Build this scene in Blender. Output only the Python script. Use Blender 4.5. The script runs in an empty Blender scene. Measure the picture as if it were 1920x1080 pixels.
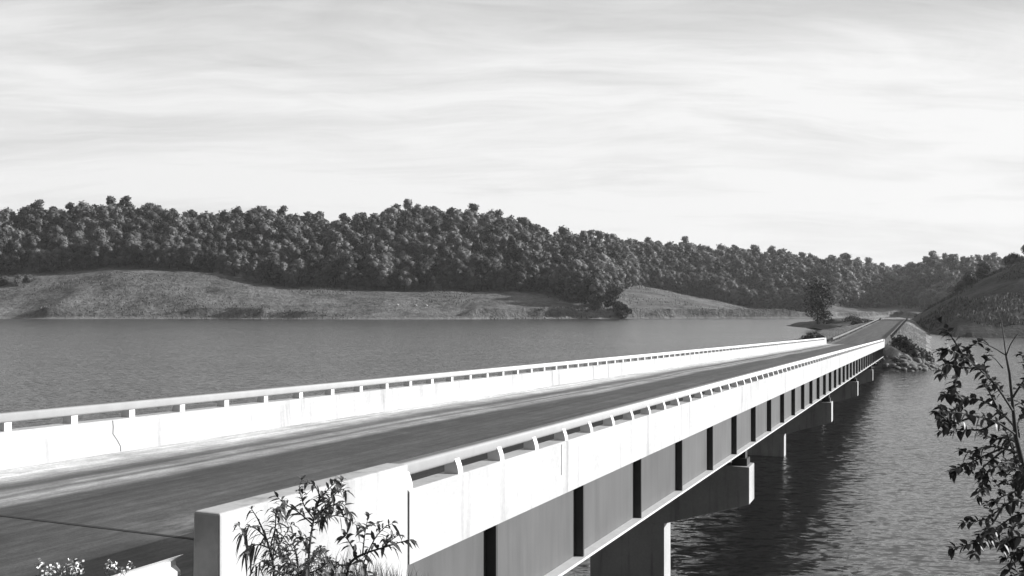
import bpy, math, random
import numpy as np
from mathutils import Vector, Matrix, noise as mnoise

R = random.Random(7)
NR = np.random.RandomState(11)
scene = bpy.context.scene
COL = scene.collection

# ------------------------------------------------------------------ camera
F = 1960.0            # focal length in pixels of a 1920 px wide frame
HZ = 562.0            # row of the horizon
ZC = 9.71             # eye height above the lake (m)
cam_d = bpy.data.cameras.new("camera")
cam = bpy.data.objects.new("camera", cam_d)
COL.objects.link(cam)
cam.location = (0, 0, ZC)
cam.rotation_euler = (math.radians(90), 0, 0)
cam_d.sensor_width = 36.0
cam_d.lens = 36.0 * F / 1920.0
cam_d.shift_y = (HZ - 540.0) / 1920.0
cam_d.clip_start = 0.05
cam_d.clip_end = 20000.0
scene.camera = cam

# ------------------------------------------------------------------ world + sun
SUN_EL = math.radians(18.5)
TH = math.atan2(1735.0 - 960.0, F)
ST, CT = math.sin(TH), math.cos(TH)
AL = math.radians(25.0)
sx = math.cos(AL) * CT + math.sin(AL) * ST
sy = -math.cos(AL) * ST + math.sin(AL) * CT
SUN_AZ = math.atan2(sx, sy)
sun_dir = Vector((math.sin(SUN_AZ) * math.cos(SUN_EL), math.cos(SUN_AZ) * math.cos(SUN_EL), math.sin(SUN_EL)))

scene.view_settings.view_transform = 'Standard'
scene.view_settings.look = 'None'
scene.view_settings.gamma = 1.0
scene.view_settings.use_curve_mapping = False
scene.view_settings.exposure = 0.9

sun_d = bpy.data.lights.new("sun", 'SUN')
sun_d.energy = 4.5
sun_d.angle = math.radians(0.5)
sun_d.color = (1.0, 1.0, 1.0)
sun = bpy.data.objects.new("sun", sun_d)
COL.objects.link(sun)
sun.rotation_euler = sun_dir.to_track_quat('Z', 'Y').to_euler()
sun.location = (80, 20, 60)

world = bpy.data.worlds.new("World")
scene.world = world
world.use_nodes = True
wt = world.node_tree
wt.nodes.clear()


def N(t, kind, **kw):
    n = t.nodes.new(kind)
    for k, v in kw.items():
        setattr(n, k, v)
    return n


def mth(t, op, a, b=None, c=None, clamp=False):
    n = N(t, 'ShaderNodeMath', operation=op, use_clamp=clamp)
    for i, v in enumerate((a, b, c)):
        if v is None:
            continue
        if isinstance(v, (int, float)):
            n.inputs[i].default_value = v
        else:
            t.links.new(v, n.inputs[i])
    return n.outputs[0]


def ramp(t, fac, stops, interp='LINEAR'):
    n = N(t, 'ShaderNodeValToRGB')
    n.color_ramp.interpolation = interp
    el = n.color_ramp.elements
    while len(el) < len(stops):
        el.new(0.5)
    for e, (p, v) in zip(el, stops):
        e.position = p
        e.color = (v, v, v, 1)
    t.links.new(fac, n.inputs[0])
    return n.outputs[0]


def noise_tex(t, vec, scale, detail=4, rough=0.55, dist=0.0):
    n = N(t, 'ShaderNodeTexNoise')
    n.inputs['Scale'].default_value = scale
    n.inputs['Detail'].default_value = detail
    n.inputs['Roughness'].default_value = rough
    n.inputs['Distortion'].default_value = dist
    if vec is not None:
        t.links.new(vec, n.inputs['Vector'])
    return n.outputs[0]


def mapping(t, vec, scale=(1, 1, 1), rot=(0, 0, 0), loc=(0, 0, 0)):
    n = N(t, 'ShaderNodeMapping')
    n.inputs['Scale'].default_value = scale
    n.inputs['Rotation'].default_value = rot
    n.inputs['Location'].default_value = loc
    t.links.new(vec, n.inputs['Vector'])
    return n.outputs[0]


def mix(t, fac, a, b):
    """float mix"""
    n = N(t, 'ShaderNodeMix', data_type='FLOAT')
    for i, v in ((0, fac), (2, a), (3, b)):
        if isinstance(v, (int, float)):
            n.inputs[i].default_value = v
        else:
            t.links.new(v, n.inputs[i])
    return n.outputs[0]


# sky: Nishita turned to grey (a black and white picture), with a veil of cirrus
sky = N(wt, 'ShaderNodeTexSky', sky_type='NISHITA', sun_disc=False)
sky.sun_elevation = SUN_EL
sky.sun_rotation = SUN_AZ
bw = N(wt, 'ShaderNodeRGBToBW')
wt.links.new(sky.outputs[0], bw.inputs[0])
tc = N(wt, 'ShaderNodeTexCoord')
sep = N(wt, 'ShaderNodeSeparateXYZ')
wt.links.new(tc.outputs['Generated'], sep.inputs[0])
el = mth(wt, 'MAXIMUM', sep.outputs[2], 0.0)
den = mth(wt, 'ADD', el, 0.22)
cx = mth(wt, 'DIVIDE', sep.outputs[0], den)
cy = mth(wt, 'DIVIDE', sep.outputs[1], den)
cmb = N(wt, 'ShaderNodeCombineXYZ')
wt.links.new(cx, cmb.inputs[0])
wt.links.new(cy, cmb.inputs[1])
wrp = N(wt, 'ShaderNodeTexNoise')
wrp.inputs['Scale'].default_value = 0.9
wrp.inputs['Detail'].default_value = 3
wt.links.new(cmb.outputs[0], wrp.inputs['Vector'])
wv = N(wt, 'ShaderNodeVectorMath', operation='MULTIPLY_ADD')
wt.links.new(wrp.outputs['Color'], wv.inputs[0])
wv.inputs[1].default_value = (0.38, 0.38, 0.0)
wt.links.new(cmb.outputs[0], wv.inputs[2])
# long streaks running left to right, rising slightly to the right
m1 = mapping(wt, wv.outputs[0], scale=(0.75, 2.3, 1), rot=(0, 0, math.radians(-20)), loc=(1.7, 0.4, 0))
n1 = noise_tex(wt, m1, 1.0, 8, 0.58, 1.1)
m2 = mapping(wt, wv.outputs[0], scale=(1.8, 9.0, 1), rot=(0, 0, math.radians(-28)), loc=(3, 1, 0))
n2 = noise_tex(wt, m2, 1.2, 8, 0.68, 1.4)
m3 = mapping(wt, cmb.outputs[0], scale=(0.5, 1.0, 1), loc=(5.3, 2.2, 0))
n3 = noise_tex(wt, m3, 1.0, 3, 0.5, 0.0)
cl = mth(wt, 'ADD', mth(wt, 'MULTIPLY', n1, 0.50), mth(wt, 'ADD', mth(wt, 'MULTIPLY', n2, 0.20), mth(wt, 'MULTIPLY', n3, 0.30)))
cl = mth(wt, 'SUBTRACT', cl, 0.5)
cl = mth(wt, 'MULTIPLY', cl, mth(wt, 'MULTIPLY_ADD', el, 6.0, 0.45, clamp=True))
veil = ramp(wt, el, [(0.0, 0.95), (0.10, 0.96), (0.20, 0.92), (0.228, 0.84), (0.255, 0.64), (0.36, 0.58), (0.6, 0.72), (1.0, 0.80)])
cov = mth(wt, 'ADD', veil, mth(wt, 'MULTIPLY', cl, 1.7), clamp=True)
cloud_val = 4.9
# the cirrus bank fills the sky ahead; behind the viewer it thins out to a clear dark sky
ahead = N(wt, 'ShaderNodeMapRange', interpolation_type='SMOOTHSTEP')
ahead.inputs[1].default_value = -0.65
ahead.inputs[2].default_value = 0.12
ahead.inputs[3].default_value = 0.03
ahead.inputs[4].default_value = 1.0
wt.links.new(sep.outputs[1], ahead.inputs[0])
cov = mth(wt, 'MULTIPLY', cov, ahead.outputs[0])
sdot = mth(wt, 'ADD', mth(wt, 'MULTIPLY', sep.outputs[0], sun_dir.x), mth(wt, 'MULTIPLY', sep.outputs[1], sun_dir.y))
cloud_val = mth(wt, 'MULTIPLY', mth(wt, 'MULTIPLY_ADD', mth(wt, 'MAXIMUM', sdot, -0.3), 0.06, 1.0), cloud_val)
skyv = mix(wt, cov, mth(wt, 'ADD', mth(wt, 'MULTIPLY', bw.outputs[0], 0.22), 0.15), cloud_val)
bg = N(wt, 'ShaderNodeBackground')
bg.inputs['Strength'].default_value = 0.10
wt.links.new(skyv, bg.inputs['Color'])
wo = N(wt, 'ShaderNodeOutputWorld')
wt.links.new(bg.outputs[0], wo.inputs[0])


# ------------------------------------------------------------------ helpers
def px(u, v, Y):
    """world point seen at pixel (u, v) at depth Y"""
    return Vector(((u - 960.0) / F * Y, Y, ZC - (v - HZ) / F * Y))


SLOPE = 0.0256


def B(s, o, h):
    """bridge coordinates: s along, o to the left, h down from the eye's level line (slope and crossfall included)"""
    return Vector((-o * CT + s * ST, o * ST + s * CT, ZC - h - SLOPE * s + 0.015 * (o - 5.4)))


def so(x, y):
    return x * ST + y * CT, -x * CT + y * ST


def worldloc(o):
    v = Vector((0, 0, 0))
    while o is not None:
        v += Vector(o.location)
        o = o.parent
    return v


def tag(o, label=None, cat=None, group=None, kind=None):
    if label:
        o['label'] = label
    if cat:
        o['category'] = cat
    if group:
        o['group'] = group
    if kind:
        o['kind'] = kind
    return o


def empty(name, loc, label, cat, group=None):
    o = bpy.data.objects.new(name, None)
    o.empty_display_size = 0.3
    o.location = loc
    COL.objects.link(o)
    return tag(o, label, cat, group)


class MB:
    """collects polygons; build() links them as ONE mesh object"""

    def __init__(self):
        self.v, self.f, self.b = [], [], []
        self.use_b = False

    def add(self, pts, faces, bco=None):
        k = len(self.v)
        self.v.extend([tuple(p) for p in pts])
        self.f.extend([tuple(k + i for i in f) for f in faces])
        if bco is not None:
            self.use_b = True
            self.b.extend(bco)
        else:
            self.b.extend([(0, 0, 0)] * len(pts))

    def bbox(self, s0, s1, o0, o1, h0, h1):
        """box in bridge coordinates"""
        c = [(s, o, h) for s in (s0, s1) for o in (o0, o1) for h in (h0, h1)]
        pts = [B(*q) for q in c]
        self.add(pts, [(0, 1, 3, 2), (4, 6, 7, 5), (0, 4, 5, 1), (2, 3, 7, 6), (0, 2, 6, 4), (1, 5, 7, 3)], c)

    def extr(self, prof, s0, s1, n=1):
        """profile [(o,h)...] extruded along s, closed"""
        m = len(prof)
        st = [s0 + (s1 - s0) * i / n for i in range(n + 1)]
        c = [(s, o, h) for s in st for (o, h) in prof]
        f = []
        for i in range(n):
            for j in range(m):
                a, b2 = i * m + j, i * m + (j + 1) % m
                f.append((a, b2, b2 + m, a + m))
        f.append(tuple(reversed(range(m))))
        f.append(tuple(n * m + j for j in range(m)))
        self.add([B(*q) for q in c], f, c)

    def box(self, x0, x1, y0, y1, z0, z1):
        p = [(x, y, z) for x in (x0, x1) for y in (y0, y1) for z in (z0, z1)]
        self.add(p, [(0, 1, 3, 2), (4, 6, 7, 5), (0, 4, 5, 1), (2, 3, 7, 6), (0, 2, 6, 4), (1, 5, 7, 3)])

    def tube(self, pts, radii, n=6):
        pts = [Vector(p) for p in pts]
        rings = []
        for i, p in enumerate(pts):
            d = (pts[min(i + 1, len(pts) - 1)] - pts[max(i - 1, 0)]).normalized()
            a = d.orthogonal().normalized() if i == 0 else (rings_a - d * rings_a.dot(d)).normalized()
            rings_a = a
            b = d.cross(a)
            rings.append([p + (a * math.cos(2 * math.pi * k / n) + b * math.sin(2 * math.pi * k / n)) * radii[i] for k in range(n)])
        vs = [q for r in rings for q in r]
        f = []
        for i in range(len(pts) - 1):
            for k in range(n):
                f.append((i * n + k, i * n + (k + 1) % n, (i + 1) * n + (k + 1) % n, (i + 1) * n + k))
        f.append(tuple(reversed(range(n))))
        f.append(tuple((len(pts) - 1) * n + k for k in range(n)))
        self.add(vs, f)

    def build(self, name, mat, parent=None, smooth=False, loc=None, bevel=0.0):
        org = worldloc(parent) if parent is not None else Vector((0, 0, 0))
        l = Vector(loc) if loc is not None else Vector((0, 0, 0))
        off = org + l
        me = bpy.data.meshes.new(name)
        me.from_pydata([(p[0] - off.x, p[1] - off.y, p[2] - off.z) for p in self.v], [], self.f)
        if self.use_b:
            at = me.attributes.new('bco', 'FLOAT_VECTOR', 'POINT')
            at.data.foreach_set('vector', np.array(self.b, dtype=np.float32).ravel())
        me.materials.append(mat)
        if smooth:
            me.shade_smooth()
        me.update()
        o = bpy.data.objects.new(name, me)
        o.location = l
        o.parent = parent
        COL.objects.link(o)
        if bevel:
            mod = o.modifiers.new('bevel', 'BEVEL')
            mod.width = bevel
            mod.segments = 2
            mod.limit_method = 'ANGLE'
        return o


def np_mesh(name, V, Fq, mat, parent=None, loc=(0, 0, 0), smooth=False, col=None):
    """fast mesh from arrays: V (n,3), Fq (m,k) with k = 3 or 4"""
    me = bpy.data.meshes.new(name)
    V = np.asarray(V, dtype=np.float32)
    Fq = np.asarray(Fq, dtype=np.int32)
    m, k = Fq.shape
    me.vertices.add(len(V))
    me.vertices.foreach_set('co', V.ravel())
    me.loops.add(m * k)
    me.loops.foreach_set('vertex_index', Fq.ravel())
    me.polygons.add(m)
    me.polygons.foreach_set('loop_start', np.arange(0, m * k, k, dtype=np.int32))
    me.polygons.foreach_set('loop_total', np.full(m, k, dtype=np.int32))
    me.update(calc_edges=True)
    me.validate()
    if col is not None:
        at = me.attributes.new('tone', 'FLOAT', 'POINT')
        at.data.foreach_set('value', np.asarray(col, dtype=np.float32))
    if smooth:
        me.shade_smooth()
    me.materials.append(mat)
    o = bpy.data.objects.new(name, me)
    o.location = loc
    o.parent = parent
    COL.objects.link(o)
    return o


def hash2(i, j, seed):
    n = (i * 374761393 + j * 668265263 + seed * 974634777) & 0x7fffffff
    n = ((n ^ (n >> 13)) * 1274126177) & 0x7fffffff
    n = n ^ (n >> 16)
    return (n & 0xffff) / 65535.0


def vnoise(x, y, seed=0):
    xi, yi = np.floor(x).astype(np.int64), np.floor(y).astype(np.int64)
    xf, yf = x - xi, y - yi
    xf = xf * xf * (3 - 2 * xf)
    yf = yf * yf * (3 - 2 * yf)
    a, b = hash2(xi, yi, seed), hash2(xi + 1, yi, seed)
    c, d = hash2(xi, yi + 1, seed), hash2(xi + 1, yi + 1, seed)
    return (a * (1 - xf) + b * xf) * (1 - yf) + (c * (1 - xf) + d * xf) * yf - 0.5


def fbm(x, y, oct=4, seed=0):
    s, a = 0.0, 1.0
    for i in range(oct):
        s = s + a * vnoise(x * 2 ** i + 17.3 * i, y * 2 ** i - 9.1 * i, seed + i)
        a *= 0.5
    return s


# ------------------------------------------------------------------ materials (all grey: the picture is black and white)
def new_mat(name):
    m = bpy.data.materials.new(name)
    m.use_nodes = True
    t = m.node_tree
    t.nodes.clear()
    out = N(t, 'ShaderNodeOutputMaterial')
    p = N(t, 'ShaderNodeBsdfPrincipled')
    t.links.new(p.outputs[0], out.inputs[0])
    return m, t, p


def set_col(t, p, v):
    if isinstance(v, (int, float)):
        p.inputs['Base Color'].default_value = (v, v, v, 1)
    else:
        t.links.new(v, p.inputs['Base Color'])


def bump(t, p, h, strength=0.3, dist=0.02):
    b = N(t, 'ShaderNodeBump')
    b.inputs['Strength'].default_value = strength
    b.inputs['Distance'].default_value = dist
    t.links.new(h, b.inputs['Height'])
    t.links.new(b.outputs[0], p.inputs['Normal'])


def objco(t):
    return N(t, 'ShaderNodeTexCoord').outputs['Object']


def geoco(t):
    return N(t, 'ShaderNodeNewGeometry').outputs['Position']


def bco(t):
    return N(t, 'ShaderNodeAttribute', attribute_name='bco').outputs['Vector']


def concrete(name, base, spot=0.12, stains=True):
    m, t, p = new_mat(name)
    c = bco(t)
    big = noise_tex(t, c, 0.7, 4, 0.6)
    fine = noise_tex(t, c, 14, 4, 0.6)
    v = mth(t, 'MULTIPLY_ADD', mth(t, 'SUBTRACT', big, 0.5), spot * 1.4, base)
    v = mth(t, 'MULTIPLY_ADD', mth(t, 'SUBTRACT', fine, 0.5), spot, v)
    if stains:
        # rain streaks that run down the face, few and irregular
        st = noise_tex(t, mapping(t, c, scale=(2.6, 2.6, 0.22)), 1.0, 4, 0.65)
        st = ramp(t, st, [(0.54, 0.0), (0.74, 1.0)])
        v = mth(t, 'MULTIPLY', v, mth(t, 'MULTIPLY_ADD', st, -0.42, 1.0))
    set_col(t, p, mth(t, 'MAXIMUM', v, 0.02))
    p.inputs['Roughness'].default_value = 0.85
    p.inputs['Specular IOR Level'].default_value = 0.25
    bump(t, p, fine, 0.25, 0.01)
    return m


M = {}
M['white_concrete'] = concrete('white_concrete', 0.385, 0.15)
M['pier_concrete'] = concrete('pier_concrete', 0.34, 0.14)
M['dirty_concrete'] = concrete('dirty_concrete', 0.36, 0.2)


def plain(name, v, rough=0.6, metal=0.0, var=0.0, scale=8):
    m, t, p = new_mat(name)
    if var:
        n = noise_tex(t, geoco(t), scale, 5, 0.6)
        set_col(t, p, mth(t, 'MULTIPLY', mth(t, 'MULTIPLY_ADD', mth(t, 'SUBTRACT', n, 0.5), var, 1.0), v))
        bump(t, p, n, 0.2, 0.01)
    else:
        set_col(t, p, v)
    p.inputs['Roughness'].default_value = rough
    p.inputs['Metallic'].default_value = metal
    return m


M['rail_metal'] = plain('rail_metal', 0.62, 0.55, 0.1, 0.3, 3)
M['galvanised'] = plain('galvanised', 0.62, 0.5, 0.3, 0.4, 5)
M['rail_grey'] = plain('rail_grey', 0.14, 0.6, 0.2, 0.9, 0.4)
M['dark_wood'] = plain('dark_wood', 0.10, 0.8, 0, 0.8, 9)
M['black_steel'] = plain('black_steel', 0.03, 0.7, 0, 0.6, 6)
M['joint'] = plain('joint', 0.012, 0.9)
M['rock'] = plain('rock', 0.115, 0.9, 0, 1.2, 1.4)
M['bark'] = plain('bark', 0.055, 0.9, 0, 0.9, 14)
M['bark_far'] = plain('bark_far', 0.06, 0.9)

# painted girder steel with vertical weathering
m, t, p = new_mat('girder_paint')
c = bco(t)
st = noise_tex(t, mapping(t, c, scale=(3.0, 3.0, 0.35)), 1.0, 5, 0.65)
bg_ = noise_tex(t, c, 0.5, 3, 0.5)
v = mth(t, 'MULTIPLY_ADD', mth(t, 'SUBTRACT', st, 0.5), 0.075, 0.080)
v = mth(t, 'MULTIPLY_ADD', mth(t, 'SUBTRACT', bg_, 0.5), 0.06, v)
set_col(t, p, v)
p.inputs['Roughness'].default_value = 0.55
bump(t, p, st, 0.15, 0.01)
M['girder_paint'] = m
M['flange_paint'] = plain('flange_paint', 0.50, 0.6, 0, 0.4, 4)

def noise_col(t, vec, scale):
    n = N(t, 'ShaderNodeTexNoise')
    n.inputs['Scale'].default_value = scale
    n.inputs['Detail'].default_value = 3
    t.links.new(vec, n.inputs['Vector'])
    return n.outputs['Color']


def vadd_(t, a, b):
    n = N(t, 'ShaderNodeVectorMath', operation='MULTIPLY_ADD')
    t.links.new(b, n.inputs[0])
    n.inputs[1].default_value = (0.5, 0.5, 0.0)
    t.links.new(a, n.inputs[2])
    return n.outputs[0]


# asphalt: worn wheel tracks, pale dust towards the left kerb
m, t, p = new_mat('asphalt')
c = bco(t)
sepb = N(t, 'ShaderNodeSeparateXYZ')
t.links.new(c, sepb.inputs[0])
o_ = sepb.outputs[1]
wob = noise_tex(t, mapping(t, c, scale=(0.05, 0.15, 0)), 1.0, 4, 0.6)
o_w = mth(t, 'MULTIPLY_ADD', mth(t, 'SUBTRACT', wob, 0.5), 1.2, o_)
streak = noise_tex(t, mapping(t, c, scale=(0.06, 3.4, 0)), 1.0, 6, 0.7, 0.25)
streak2 = noise_tex(t, mapping(t, c, scale=(0.25, 12.0, 0)), 1.0, 4, 0.7)
grain = noise_tex(t, c, 30, 3, 0.7)
patch = noise_tex(t, c, 0.8, 5, 0.6)
u_ = mth(t, 'DIVIDE', mth(t, 'SUBTRACT', o_w, 5.0), 10.0)      # 0..1 across the road
prof = ramp(t, u_, [(0.0, 0.085), (0.10, 0.06), (0.22, 0.05), (0.42, 0.066), (0.52, 0.05), (0.575, 0.06),
                    (0.60, 0.24), (0.625, 0.27), (0.64, 0.10), (0.655, 0.27), (0.672, 0.19), (0.685, 0.085), (0.71, 0.12), (0.74, 0.34), (0.78, 0.52), (0.9, 0.58)])
n_ = len(t.nodes)
v = mth(t, 'MULTIPLY', prof, mth(t, 'MULTIPLY_ADD', mth(t, 'SUBTRACT', streak, 0.5), 2.3, 1.0))
v = mth(t, 'MULTIPLY', v, mth(t, 'MULTIPLY_ADD', mth(t, 'SUBTRACT', streak2, 0.5), 0.3, 1.0))
v = mth(t, 'MULTIPLY', v, mth(t, 'MULTIPLY_ADD', mth(t, 'SUBTRACT', patch, 0.5), 1.0, 1.0))
v = mth(t, 'MULTIPLY', v, mth(t, 'MULTIPLY_ADD', mth(t, 'SUBTRACT', grain, 0.5), 1.1, 1.0))
grit = noise_tex(t, mapping(t, c, scale=(2.2, 9.0, 0)), 1.0, 6, 0.8, 0.3)
v = mth(t, 'MULTIPLY', v, mth(t, 'MULTIPLY_ADD', mth(t, 'SUBTRACT', grit, 0.5), 1.7, 1.0))
gs = mth(t, 'DIVIDE', mth(t, 'SUBTRACT', sepb.outputs[0], 10.5), 0.9)
go_ = mth(t, 'DIVIDE', mth(t, 'SUBTRACT', o_, 7.3), 1.3)
gd_ = mth(t, 'EXPONENT', mth(t, 'MULTIPLY', mth(t, 'ADD', mth(t, 'MULTIPLY', gs, gs), mth(t, 'MULTIPLY', go_, go_)), -1.0))
spl = ramp(t, noise_tex(t, mapping(t, c, scale=(1.2, 3.0, 0)), 1.0, 5, 0.7), [(0.42, 0.0), (0.62, 1.0)])
v = mth(t, 'MULTIPLY_ADD', mth(t, 'MULTIPLY', gd_, spl), 0.20, v)
blot = noise_tex(t, mapping(t, c, scale=(0.5, 0.9, 0)), 1.0, 7, 0.75, 0.6)
v = mth(t, 'MULTIPLY', v, mth(t, 'MULTIPLY_ADD', mth(t, 'SUBTRACT', blot, 0.5), 1.3, 1.0))
set_col(t, p, mth(t, 'MAXIMUM', v, 0.02))
p.inputs['Roughness'].default_value = 0.75
p.inputs['Specular IOR Level'].default_value = 0.3
bump(t, p, grain, 0.35, 0.01)
M['asphalt'] = m

# grassy ground
def ground_mat(name, lo, hi, s1, s2, bstr=0.8, bdist=0.5):
    m, t, p = new_mat(name)
    g = geoco(t)
    a = noise_tex(t, mapping(t, g, scale=(1, 1, 1.6)), s1, 6, 0.65)
    b = noise_tex(t, g, s2, 5, 0.7)
    f = mth(t, 'ADD', mth(t, 'MULTIPLY', a, 0.55), mth(t, 'MULTIPLY', b, 0.45))
    v = ramp(t, f, [(0.36, lo), (0.62, hi)])
    set_col(t, p, v)
    p.inputs['Roughness'].default_value = 0.95
    p.inputs['Specular IOR Level'].default_value = 0.1
    bump(t, p, b, bstr, bdist)
    return m, t, p


m, t, p = ground_mat('meadow', 0.040, 0.21, 0.05, 0.35, 1.0, 2.2)
# pale dry rim just above the waterline, darker turf higher up under the trees
g = geoco(t)
sz = N(t, 'ShaderNodeSeparateXYZ')
t.links.new(g, sz.inputs[0])
wn = noise_tex(t, g, 0.05, 3, 0.6)
zz = mth(t, 'MULTIPLY_ADD', mth(t, 'SUBTRACT', wn, 0.5), 2.2, sz.outputs[2])
rim = ramp(t, mth(t, 'DIVIDE', zz, 6.0), [(0.0, 1.0), (0.10, 1.0), (0.22, 0.0)])
old = p.inputs['Base Color'].links[0].from_socket
bwn = N(t, 'ShaderNodeRGBToBW')
t.links.new(old, bwn.inputs[0])
v = mix(t, mth(t, 'MULTIPLY', rim, 0.55), bwn.outputs[0], 0.26)
set_col(t, p, v)
M['meadow'] = m
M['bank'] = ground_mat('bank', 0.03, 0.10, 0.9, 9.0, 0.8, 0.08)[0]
M['embankment'] = ground_mat('embankment', 0.07, 0.27, 0.16, 1.3, 1.0, 0.35)[0]

# leaves
def leaf_mat(name, v, var, trans=0.25, use_tone=False, rough=0.6):
    m, t, p = new_mat(name)
    oi = N(t, 'ShaderNodeObjectInfo')
    if use_tone:
        rnd = N(t, 'ShaderNodeAttribute', attribute_name='tone').outputs['Fac']
    else:
        rnd = oi.outputs['Random']
    n = noise_tex(t, objco(t), 0.5, 3, 0.6)
    k = mth(t, 'MULTIPLY_ADD', mth(t, 'SUBTRACT', rnd, 0.5), var, 1.0)
    k = mth(t, 'MULTIPLY', k, mth(t, 'MULTIPLY_ADD', mth(t, 'SUBTRACT', n, 0.5), 0.8, 1.0))
    val = mth(t, 'MULTIPLY', k, v)
    set_col(t, p, val)
    p.inputs['Roughness'].default_value = rough
    p.inputs['Specular IOR Level'].default_value = 0.2
    if trans:
        tr = N(t, 'ShaderNodeBsdfTranslucent')
        t.links.new(val, tr.inputs[0])
        ms = N(t, 'ShaderNodeMixShader')
        ms.inputs[0].default_value = trans
        t.links.new(p.outputs[0], ms.inputs[1])
        t.links.new(tr.outputs[0], ms.inputs[2])
        out = [x for x in t.nodes if x.type == 'OUTPUT_MATERIAL'][0]
        t.links.new(ms.outputs[0], out.inputs[0])
    return m


M['crown'] = leaf_mat('crown', 0.085, 1.6, 0.10)
M['forest'] = leaf_mat('forest', 0.085, 1.6, 0.10, use_tone=True)
M['shrub_leaf'] = leaf_mat('shrub_leaf', 0.085, 0.3, 0.2, rough=0.4)
M['pale_leaf'] = leaf_mat('pale_leaf', 0.13, 0.3, 0.25)
M['dark_leaf'] = leaf_mat('dark_leaf', 0.045, 0.3, 0.15, rough=0.45)
M['bush_leaf'] = leaf_mat('bush_leaf', 0.06, 0.6, 0.12)
M['grass'] = leaf_mat('grass', 0.11, 0.6, 0.3, use_tone=True)
M['hill_grass'] = leaf_mat('hill_grass', 0.06, 1.2, 0.2, use_tone=True)
M['dry_grass'] = leaf_mat('dry_grass', 0.24, 0.7, 0.3, use_tone=True)
M['petal'] = plain('petal', 0.75, 0.7)

# water
m, t, p = new_mat('lake_water')
g = geoco(t)
set_col(t, p, 0.012)
p.inputs['Roughness'].default_value = 0.2
p.inputs['IOR'].default_value = 1.9
p.inputs['Specular IOR Level'].default_value = 0.5
# wind ripples: slopes of three wave lengths give the surface normal


def slope_noise(scale, rot, detail, rough, dist):
    n = N(t, 'ShaderNodeTexNoise')
    n.inputs['Scale'].default_value = 1.0
    n.inputs['Detail'].default_value = detail
    n.inputs['Roughness'].default_value = rough
    n.inputs['Distortion'].default_value = dist
    t.links.new(mapping(t, g, scale=scale, rot=(0, 0, math.radians(rot))), n.inputs['Vector'])
    v = N(t, 'ShaderNodeVectorMath', operation='SUBTRACT')
    t.links.new(n.outputs['Color'], v.inputs[0])
    v.inputs[1].default_value = (0.5, 0.5, 0.5)
    return v.outputs[0]


def vscale(v, k):
    n = N(t, 'ShaderNodeVectorMath', operation='SCALE')
    t.links.new(v, n.inputs[0])
    if isinstance(k, (int, float)):
        n.inputs['Scale'].default_value = k
    else:
        t.links.new(k, n.inputs['Scale'])
    return n.outputs[0]


def vadd(a, b):
    n = N(t, 'ShaderNodeVectorMath', operation='ADD')
    t.links.new(a, n.inputs[0])
    if isinstance(b, tuple):
        n.inputs[1].default_value = b
    else:
        t.links.new(b, n.inputs[1])
    return n.outputs[0]


WAVE = 1.25
sA = slope_noise((1.4, 2.8, 1), 10, 3, 0.55, 0.5)
sB = slope_noise((3.0, 5.5, 1), -8, 2, 0.6, 0.3)
sC = slope_noise((0.18, 0.36, 1), 5, 2, 0.5, 0.4)
w3 = noise_tex(t, mapping(t, g, scale=(0.010, 0.045, 1)), 1.0, 3, 0.5, 0.3)
amp = ramp(t, w3, [(0.35, 0.65), (0.65, 1.0)])
sl = vadd(vadd(vscale(sA, 1.0 * WAVE), vscale(sB, 0.5 * WAVE)), vscale(sC, 0.14 * WAVE))
sl = vscale(sl, amp)
flat = N(t, 'ShaderNodeVectorMath', operation='MULTIPLY')
t.links.new(sl, flat.inputs[0])
flat.inputs[1].default_value = (0.7, 1.0, 0.0)
nv_ = N(t, 'ShaderNodeVectorMath', operation='NORMALIZE')
t.links.new(vadd(flat.outputs[0], (0.0, 0.0, 1.0)), nv_.inputs[0])
t.links.new(nv_.outputs[0], p.inputs['Normal'])
M['lake_water'] = m

# ------------------------------------------------------------------ lake and terrain
def grid_faces(nr, nc):
    i = np.arange(nr - 1)[:, None] * nc + np.arange(nc - 1)[None, :]
    return np.stack([i, i + 1, i + 1 + nc, i + nc], axis=-1).reshape(-1, 4)


lk = np_mesh('lake', [(-4000, -300, 0), (4000, -300, 0), (4000, 6000, 0), (-4000, 6000, 0)], [(0, 1, 2, 3)], M['lake_water'])
tag(lk, 'dark rippled lake water under the bridge and out to the far shore', 'water', kind='structure')

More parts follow.
